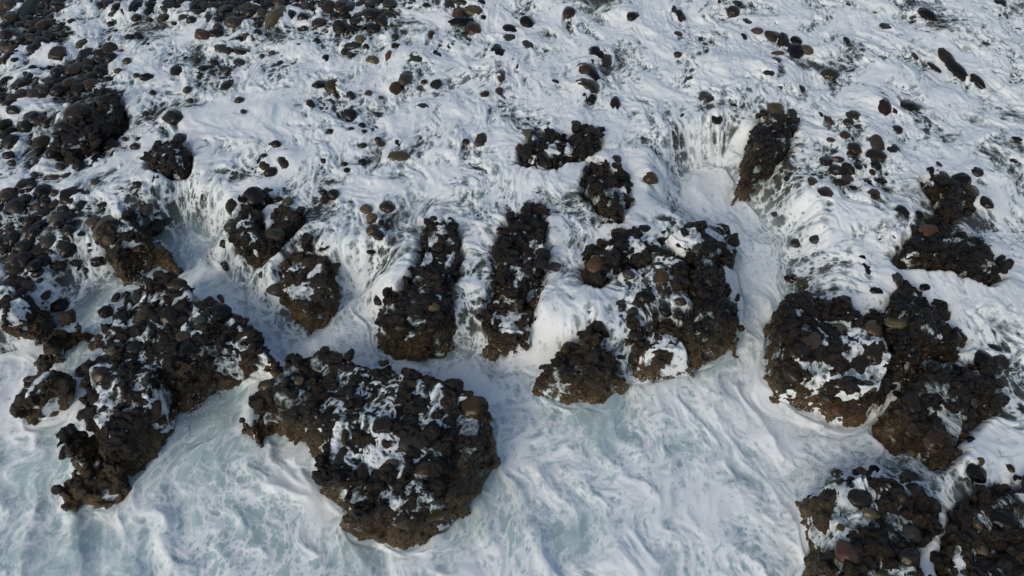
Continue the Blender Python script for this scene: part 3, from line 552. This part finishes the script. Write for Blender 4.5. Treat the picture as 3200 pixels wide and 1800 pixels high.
# ------------------------------------------------------------------ place the boulders: parts of outcrops, or loose things
placed = [p for p in placed if not p.get('fused')]
free_ = [p for p in placed if p['own'] < 0]
free_.sort(key=lambda p: -p['px']*p['rh']); RANK = {id(p): k for k, p in enumerate(free_)}; small = []
loose = []
for j, p in enumerate(placed):
    a, b, c = stone_dims(p); rot = Euler((random.uniform(-.25, .25), random.uniform(-.25, .25), random.uniform(-.3, .3)))
    flip = random.choice((0, math.pi)); rot.z += flip
    own = p['own']
    if own < 0 and RANK[id(p)] >= 292: small.append((p, a, b, c)); continue
    me = boulder_mesh(random.randrange(14), p['mat'])
    o = bpy.data.objects.new('boulder', me); COL.objects.link(o); o.rotation_euler = rot; o.scale = (a, b, c)
    if own >= 0:
        root, c0 = ROOT[own]; o.parent = root; o.location = Vector((p['x'], p['y']+c*0.35, p['z']-c*0.5))-Vector(c0); 
    else:
        dx = -c*0.25*math.cos(p['el'])
        o.location = (p['x'], p['y']+(0.25*c if p['mat'] == 'grey' else 0), p['z']+c*(-0.45 if p['Y'] > 1330 and p['X'] < 600 else -0.2 if p['mat'] == 'grey' else -0.03)); o.name = 'loose_boulder'; loose.append((o, p))

# ------------------------------------------------------------------ sea surface: pool, film over the shelf, foam
gx = axis(-15.8, 15.8, lambda x: 0.024, (-70, 70)); gy = axis(3.2, 23.5, lambda y: 0.017+0.0017*(y-3.2), (-30, 120))
XX, YY = np.meshgrid(gx, gy); XX = XX.astype(np.float32); YY = YY.astype(np.float32)
# velocity tables for stretching the foam pattern along the flow
def curl_tab(sc, seed):
    p = perlin2(TXX*sc, TYY*sc, seed); dy_, dx_ = np.gradient(p, GS); return dy_/sc, -dx_/sc
c1x, c1y = curl_tab(0.45, 31); c2x, c2y = curl_tab(1.25, 33); c3x, c3y = curl_tab(3.2, 35)
gm = np.sqrt(gx_**2+gy_**2); lim = 1/np.maximum(1, gm/1.2)
VX = 0.22*c1x+0.10*c2x+0.022*c3x-0.85*gx_*lim; VY = 0.22*c1y+0.10*c2y+0.022*c3y-0.85*gy_*lim-0.10
AX, AY = XX.copy(), YY.copy()
T_ = 0.75; n_ = 10
for k in range(n_):
    vx = samp(VX, AX, AY).astype(np.float32); vy = samp(VY, AX, AY).astype(np.float32)
    AX -= vx*(T_/n_); AY -= vy*(T_/n_)
AY = AY*0.70                                                   # foam drawn out along the run of the water
Wg = samp(GSM, XX, YY).astype(np.float32)
HRg = samp(HR, XX, YY).astype(np.float32)
pool = samp(PW, XX, YY).astype(np.float32)*(1-sstep(-0.25, 0.05, HRg))
U, V_ = project(XX, YY, Wg)
W0S = blur(W0, 2); Wg = samp(W0S, XX, YY).astype(np.float32)
D = density(U, V_)
inrock = sstep(0.25, 0.9, HRg-samp(W0, XX, YY).astype(np.float32)*0.55)*(HRg > 0.2)
rockpatch = fbm2(XX*1.5, YY*1.5, 3, 77)
D = np.where(HRg > samp(W0, XX, YY)-0.12, 0.11+0.18*sstep(0.2, 0.8, rockpatch)+0.20*sstep(0.2, 0.9, rockfoam(U+26*perlin2(XX*2.2, YY*2.2, 201)+9*perlin2(XX*6.5, YY*6.5, 203), V_+18*perlin2(XX*2.2, YY*2.2, 202)+8*perlin2(XX*6.5, YY*6.5, 204))), D)
_e = HRg-samp(W0, XX, YY); _fr = np.exp(-((_e-0.02)/0.20)**2)*sstep(-0.3, 0.25, perlin2(XX*1.3, YY*1.3, 421)+0.6*perlin2(XX*4, YY*4, 422))
D = np.where(_e > -0.3, np.maximum(D, 0.50*_fr), D)
_vl = np.maximum(veil(U, V_), veil(U+30, V_)*0.8)
D = np.where(HRg > samp(W0, XX, YY)-0.12, np.maximum(D, _vl), D)
GSg = samp(np.hypot(gx_, gy_), XX, YY)
D = D-0.12*sstep(0.25, 0.9, GSg)*(D > 0.45)
D = D-0.20*pool
BUMP = np.zeros(XX.shape, np.float32)
for o, p in loose:                                            # water piles up against each stone and leaves a thin trail below it
    a = p['rw']; x, y, c = o.location.x, o.location.y, o.scale[2]
    i0, i1 = np.searchsorted(gx, (x-3.5*a, x+3.5*a)); j0, j1 = np.searchsorted(gy, (y-4.5*a, y+3*a)); w_ = (slice(j0, j1), slice(i0, i1))
    dx_ = (XX[w_]-x)/a; dy_ = (YY[w_]-y)/max(a, o.scale[1])
    BUMP[w_] = np.maximum(BUMP[w_], 0.70*c*np.exp(-(dx_**2+(dy_-0.35)**2)*0.45))
    ring = np.exp(-((np.sqrt(dx_**2+(dy_-0.25)**2)-1.35)/0.35)**2)*(dy_ > -0.6)
    trail = np.exp(-(dx_/0.75)**2-((dy_+1.9)/1.1)**2)
    D[w_] += 0.20*ring-0.30*trail
base = fbm2(AX*0.75, AY*0.75, 4, 41)
r1 = 1-np.abs(perlin2(AX*1.7, AY*1.7, 51))*2.6
r2 = 1-np.abs(perlin2(AX*4.1, AY*4.1, 53))*2.4
r3 = 1-np.abs(perlin2(AX*9.0, AY*9.0, 55))*2.2
lace = 0.40*r1+0.36*r2+0.24*r3
val = 0.5+(D-0.5)*1.35+(0.62*base+0.46*(lace-0.32))*(1.30-0.30*pool)*(1-0.35*(HRg > samp(W0, XX, YY)))+(1-pool)*0.22*perlin2(AX*2.6+7, AY*2.6, 411)
F = np.clip(val, -0.2, 1.25)
Fs = sstep(0.25, 0.85, F)
puff = fbm2(AX*2.4, AY*2.4, 4, 61, 0.42)+1.3*fbm2(AX*1.15, AY*1.15, 2, 63)
und = perlin2(AX*0.8, AY*1.2, 65)
rel = 0.050*Fs + 0.024*puff*(0.4+0.8*Fs) + 0.008*np.clip(r2, 0, 1)**2*Fs + 0.016*np.clip(r1, 0, 1)**3*Fs+0.07*und + (0.018*np.abs(perlin2(AX*4.5, AY*4.5, 401)) + 0.014*np.abs(perlin2(AX*9.5, AY*9.5, 402)))*1.15*Fs*(0.25+1.2*np.exp(-((U-1890-0.12*(V_-700))/90)**2-((V_-700)/330)**2)+1.1*sstep(-0.35, 0.5, perlin2(AX*0.55, AY*0.55, 405))+1.6*sstep(0.2, 0.9, GSg))*(1-0.2*pool)
rel = rel*(1-0.62*pool)+0.045*pool*np.clip(1-np.abs(perlin2(AX*0.75+AY*0.35, AY*0.45-AX*0.2, 407))*2.6, 0, 1)**2+0.015*pool*np.clip(1-np.abs(perlin2(AX*1.8+AY*0.6, AY*1.1, 408))*2.6, 0, 1)**2
poolwave = 0.07*perlin2(AX*0.9, AY*0.9, 71)+0.05*(1-np.abs(perlin2(AX*1.3+0.6*AY, AY*0.6, 73))*2)
Zg = Wg+rel+BUMP-0.055+poolwave*pool
_hy, _hx = np.gradient(np.maximum(HR, 0), GS); HSL = samp(np.hypot(_hx, _hy), XX, YY)
onrock = sstep(-0.03, 0.10, HRg-samp(W0, XX, YY))
Zg = Zg*(1-onrock)+(HRg-0.03+0.05*sstep(0.15, 0.6, F)+0.03*perlin2(XX*5, YY*5, 207)+0.08*sstep(0.35, 0.7, F)*sstep(0.4, 1.5, HSL))*onrock
me = mesh_np('sea', np.stack([XX, YY, Zg], -1).reshape(-1, 3), grid_faces(len(gx), len(gy)))
fattr(me, 'foam', F); fattr(me, 'pool', pool)
a = me.attributes.new('flow', 'FLOAT_VECTOR', 'POINT'); a.data.foreach_set('vector', np.stack([AX+0.04*perlin2(XX*3, YY*3, 301), AY+0.04*perlin2(XX*3, YY*3, 302), Zg*0.3], -1).astype(np.float32).ravel())
a = me.attributes.new('churn', 'FLOAT_VECTOR', 'POINT'); a.data.foreach_set('vector', np.stack([0.4*AX+0.6*XX, 0.4*AY+0.6*0.74*YY, Zg*0.6], -1).astype(np.float32).ravel())
sea = link('sea_water', me, M['water']); tag(sea, 'white foaming sea water pouring over a rocky shelf into a milky green pool', None, None, 'structure')
print('sea verts', len(me.vertices))

# labels of the loose boulders: look, side of the nearest landmark, then rank
COLW = {'dark': 'black', 'grey': 'dark grey', 'brown': 'brown', 'red': 'reddish brown', 'olive': 'olive brown', 'green': 'greenish black', 'pale': 'pale grey'}
LM = {'left': 'the huge left outcrop', 'block': 'the squat surf block', 'centre': 'the bottom centre outcrop', 'tall': 'the upright ridge',
 'finger': 'the narrow boulder finger', 'knob': 'the plateau corner knob', 'rim': 'the knobbly plateau rim', 'nose': 'the blunt nose in the pool', 'saddle': 'the upper middle outcrop',
 'spur': 'the steep upper middle spur', 'crown': 'the brown cobble crown', 'ridge': 'the slanting black ridge', 'stack': 'the small black stack', 'right': 'the right bank outcrop',
 'shoulder': 'the dark right shoulder', 'lobe': 'the foam streaked lobe', 'corner': 'the craggy bottom outcrop', 'edge': 'the corner outcrop', 'veiled': 'the water veiled left hump',
 'fork': 'the forked V shaped ribs', 'post': 'the isolated angular rock', 'mound': 'the bulky upper left mound', 'bank': 'the left edge bank', 'stub': 'the little left stub', 'sliver': 'the thin left sliver',
 'apron': 'the ragged apron', 'curtain': 'the cascade foot', 'drum': 'the foam hung drum'}
cen = [(np.mean([q[0] for q in o[2]]), np.mean([q[1] for q in o[2]]), LM[o[0]]) for o in OUT]
def side(dx, dy):
    a = math.degrees(math.atan2(-dy, dx)) % 360
    return ['right of', 'up and right of', 'above', 'up and left of', 'left of', 'down and left of', 'below', 'down and right of'][int(((a+22.5) % 360)//45)]
buckets = {}
for o, p in loose:
    k = min(range(len(cen)), key=lambda q: (cen[q][0]-p['X'])**2+(cen[q][1]-p['Y'])**2)
    dx, dy = p['X']-cen[k][0], p['Y']-cen[k][1]
    size = 'large' if p['px'] > 19 else ('small' if p['px'] < 13 else 'mid sized')
    shp = 'long' if p['rw'] > 1.7*p['rh'] else ('tall' if p['rh'] > 1.15*p['rw'] else 'rounded')
    key = f"{size} {COLW[p['mat']]} {shp} boulder {side(dx, dy)} {cen[k][2].replace('the ', '', 1)}"
    buckets.setdefault(key, []).append((math.hypot(dx, dy), o))
NTH = ['nearest', 'second nearest', 'third nearest', 'fourth nearest', 'fifth nearest', 'sixth nearest', 'seventh nearest', 'eighth nearest', 'ninth nearest']
for key, L in buckets.items():
    L.sort(key=lambda q: q[0])
    for r, (d, o) in enumerate(L):
        lab = key if len(L) == 1 else key.replace(' boulder ', f' boulder, {NTH[min(r, 8)]}, ')
        tag(o, lab, 'boulder', 'loose boulders poking out of the foam')

# ------------------------------------------------------------------ uncountable small cobbles
cv, cf = boulder_verts(2, 900, 0.6)
cvs = [boulder_verts(3, 900+k, 1.9) for k in range(6)]
VV, FF, RR = [], [], []; off = 0; cn = 0; tries = 0
rs = np.random.RandomState(77)
NT = 36000
qx = rs.uniform(-16.5, 16.5, NT); qy = rs.uniform(5.0, 25.5, NT)
w0 = samp(W0, qx, qy); hr = samp(HR, qx, qy); pw = samp(PW, qx, qy)
u_, v_ = project(qx, qy, w0); dn = density(u_, v_)
keep = (hr < -0.3) & (pw < 0.2) & (u_ > -150) & (u_ < 2730) & (v_ > -120) & (rs.rand(NT) < np.clip((0.56-dn)*2.4, 0.02, 1))
idx = np.where(keep)[0][:9000]
for i in idx:
    r = (0.035+0.12*rs.rand()**2.2)*(1.0+0.3*(dn[i] < 0.4)); v, f = cvs[rs.randint(6)]
    s = np.array([r*rs.uniform(.9, 1.4), r*rs.uniform(.8, 1.1), r*rs.uniform(.55, .85)])
    R = np.array(Euler((rs.uniform(-.5, .5), rs.uniform(-.5, .5), rs.uniform(0, 6.28))).to_matrix())
    lift = 0.55*np.clip((0.62-dn[i])/0.4, 0, 1)-0.25
    VV.append((v*s)@R.T+np.array([qx[i], qy[i], w0[i]-0.09+r*lift+rs.uniform(-.03, .03)])); FF.append(f+off); RR.append(np.full(len(v), rs.rand())); off += len(v)
nb = 0; tries = 0; taken = np.array([(p['x'], p['y'], p['rw']) for p in placed])
for p, a, b, c in small:                                       # the smallest ones seen between the big ones
    v, f = cvs[nb % 6]; nb += 1; VV.append(v*np.array([a, b, c])+np.array([p['x'], p['y'], p['z']+c*0.2])); FF.append(f+off); RR.append(np.full(len(v), rs.rand())); off += len(v)
while nb < 120 and tries < 9000:                               # fist to head sized cobbles of the upper left bed
    tries += 1
    X = rs.uniform(-10, 1000); Y = rs.uniform(-10, 470); x, y, _ = hit(X, Y, 1.25)
    if rs.rand() > (1-float(density(np.array([X]), np.array([Y]))[0]))**1.5*1.3: continue
    r = 0.07+0.10*rs.rand()**2
    if (((x-taken[:, 0])**2+(y-taken[:, 1])**2) < (0.75*(r+taken[:, 2]))**2).any() or float(samp(HR, np.array(x), np.array(y))) > 0: continue
    z = float(samp(W0, np.array(x), np.array(y))); v, f = cvs[nb % 6]; nb += 1
    R_ = np.array(Euler((rs.uniform(-.3, .3), rs.uniform(-.3, .3), rs.uniform(0, 6.28))).to_matrix())
    VV.append((v*np.array([r*rs.uniform(.9, 1.3), r, r*rs.uniform(.6, .85)]))@R_.T+np.array([x, y, z+r*0.1])); FF.append(f+off); RR.append(np.full(len(v), rs.rand())); off += len(v)
    taken = np.vstack([taken, (x, y, r)])
me = mesh_np('cobbles', np.concatenate(VV), np.concatenate(FF)); fattr(me, 'rnd', np.concatenate(RR))
cb = link('cobble_bed', me, M['bed']); tag(cb, 'countless small wet cobbles under and between the foam on the shelf', 'cobbles', None, 'stuff')
print('cobbles', len(idx), 'loose', len(loose))

# ------------------------------------------------------------------ spray thrown up where the falls land
SPR = [(870,850,60,30,900),(760,850,50,20,300),(1800,540,60,50,900),(1900,680,40,120,700),(1990,1020,60,30,600),(1650,950,110,20,600),(2040,1170,70,25,700),(540,630,60,40,500),
 (1330,800,90,60,600),(1180,860,80,40,400),(2250,960,40,80,400),(250,900,40,80,300),(480,1010,50,40,300),(1700,900,80,40,300),(2000,700,60,30,400),(1720,420,70,60,400),(330,680,80,40,400),(60,850,80,40,300),(850,1120,20,40,150)]
ov = np.array([(1, 0, 0), (-1, 0, 0), (0, 1, 0), (0, -1, 0), (0, 0, 1), (0, 0, -1)], float); of_ = np.array([(0, 2, 4), (2, 1, 4), (1, 3, 4), (3, 0, 4), (2, 0, 5), (1, 2, 5), (3, 1, 5), (0, 3, 5)])
VV, FF = [], []; off = 0; rs = np.random.RandomState(5)
for X, Y, rx, ry, n in SPR:
    for k in range(2*n):
        x, y, _ = hit(X+rs.normal()*rx*0.7, Y+rs.normal()*ry*0.6, 0.4)
        if float(samp(HR, np.array(x), np.array(y))) > 0.25: continue
        g = max(float(samp(W0, np.array(x), np.array(y))), 0.0); r = 0.0025+0.007*rs.rand()**3
        VV.append(ov*r*np.array([1, 1, rs.uniform(1, 2.2)])+np.array([x, y, g+0.03+rs.exponential(0.10)])); FF.append(of_+off); off += 6
me = mesh_np('spray', np.concatenate(VV), np.concatenate(FF))
m, t, b = new_mat('spray_drops'); b.inputs['Base Color'].default_value = (0.8, 0.84, 0.86, 1); b.inputs['Roughness'].default_value = 0.3
sp = link('spray', me, m); tag(sp, 'fine white spray drops thrown up where the water falls', 'spray', None, 'stuff')
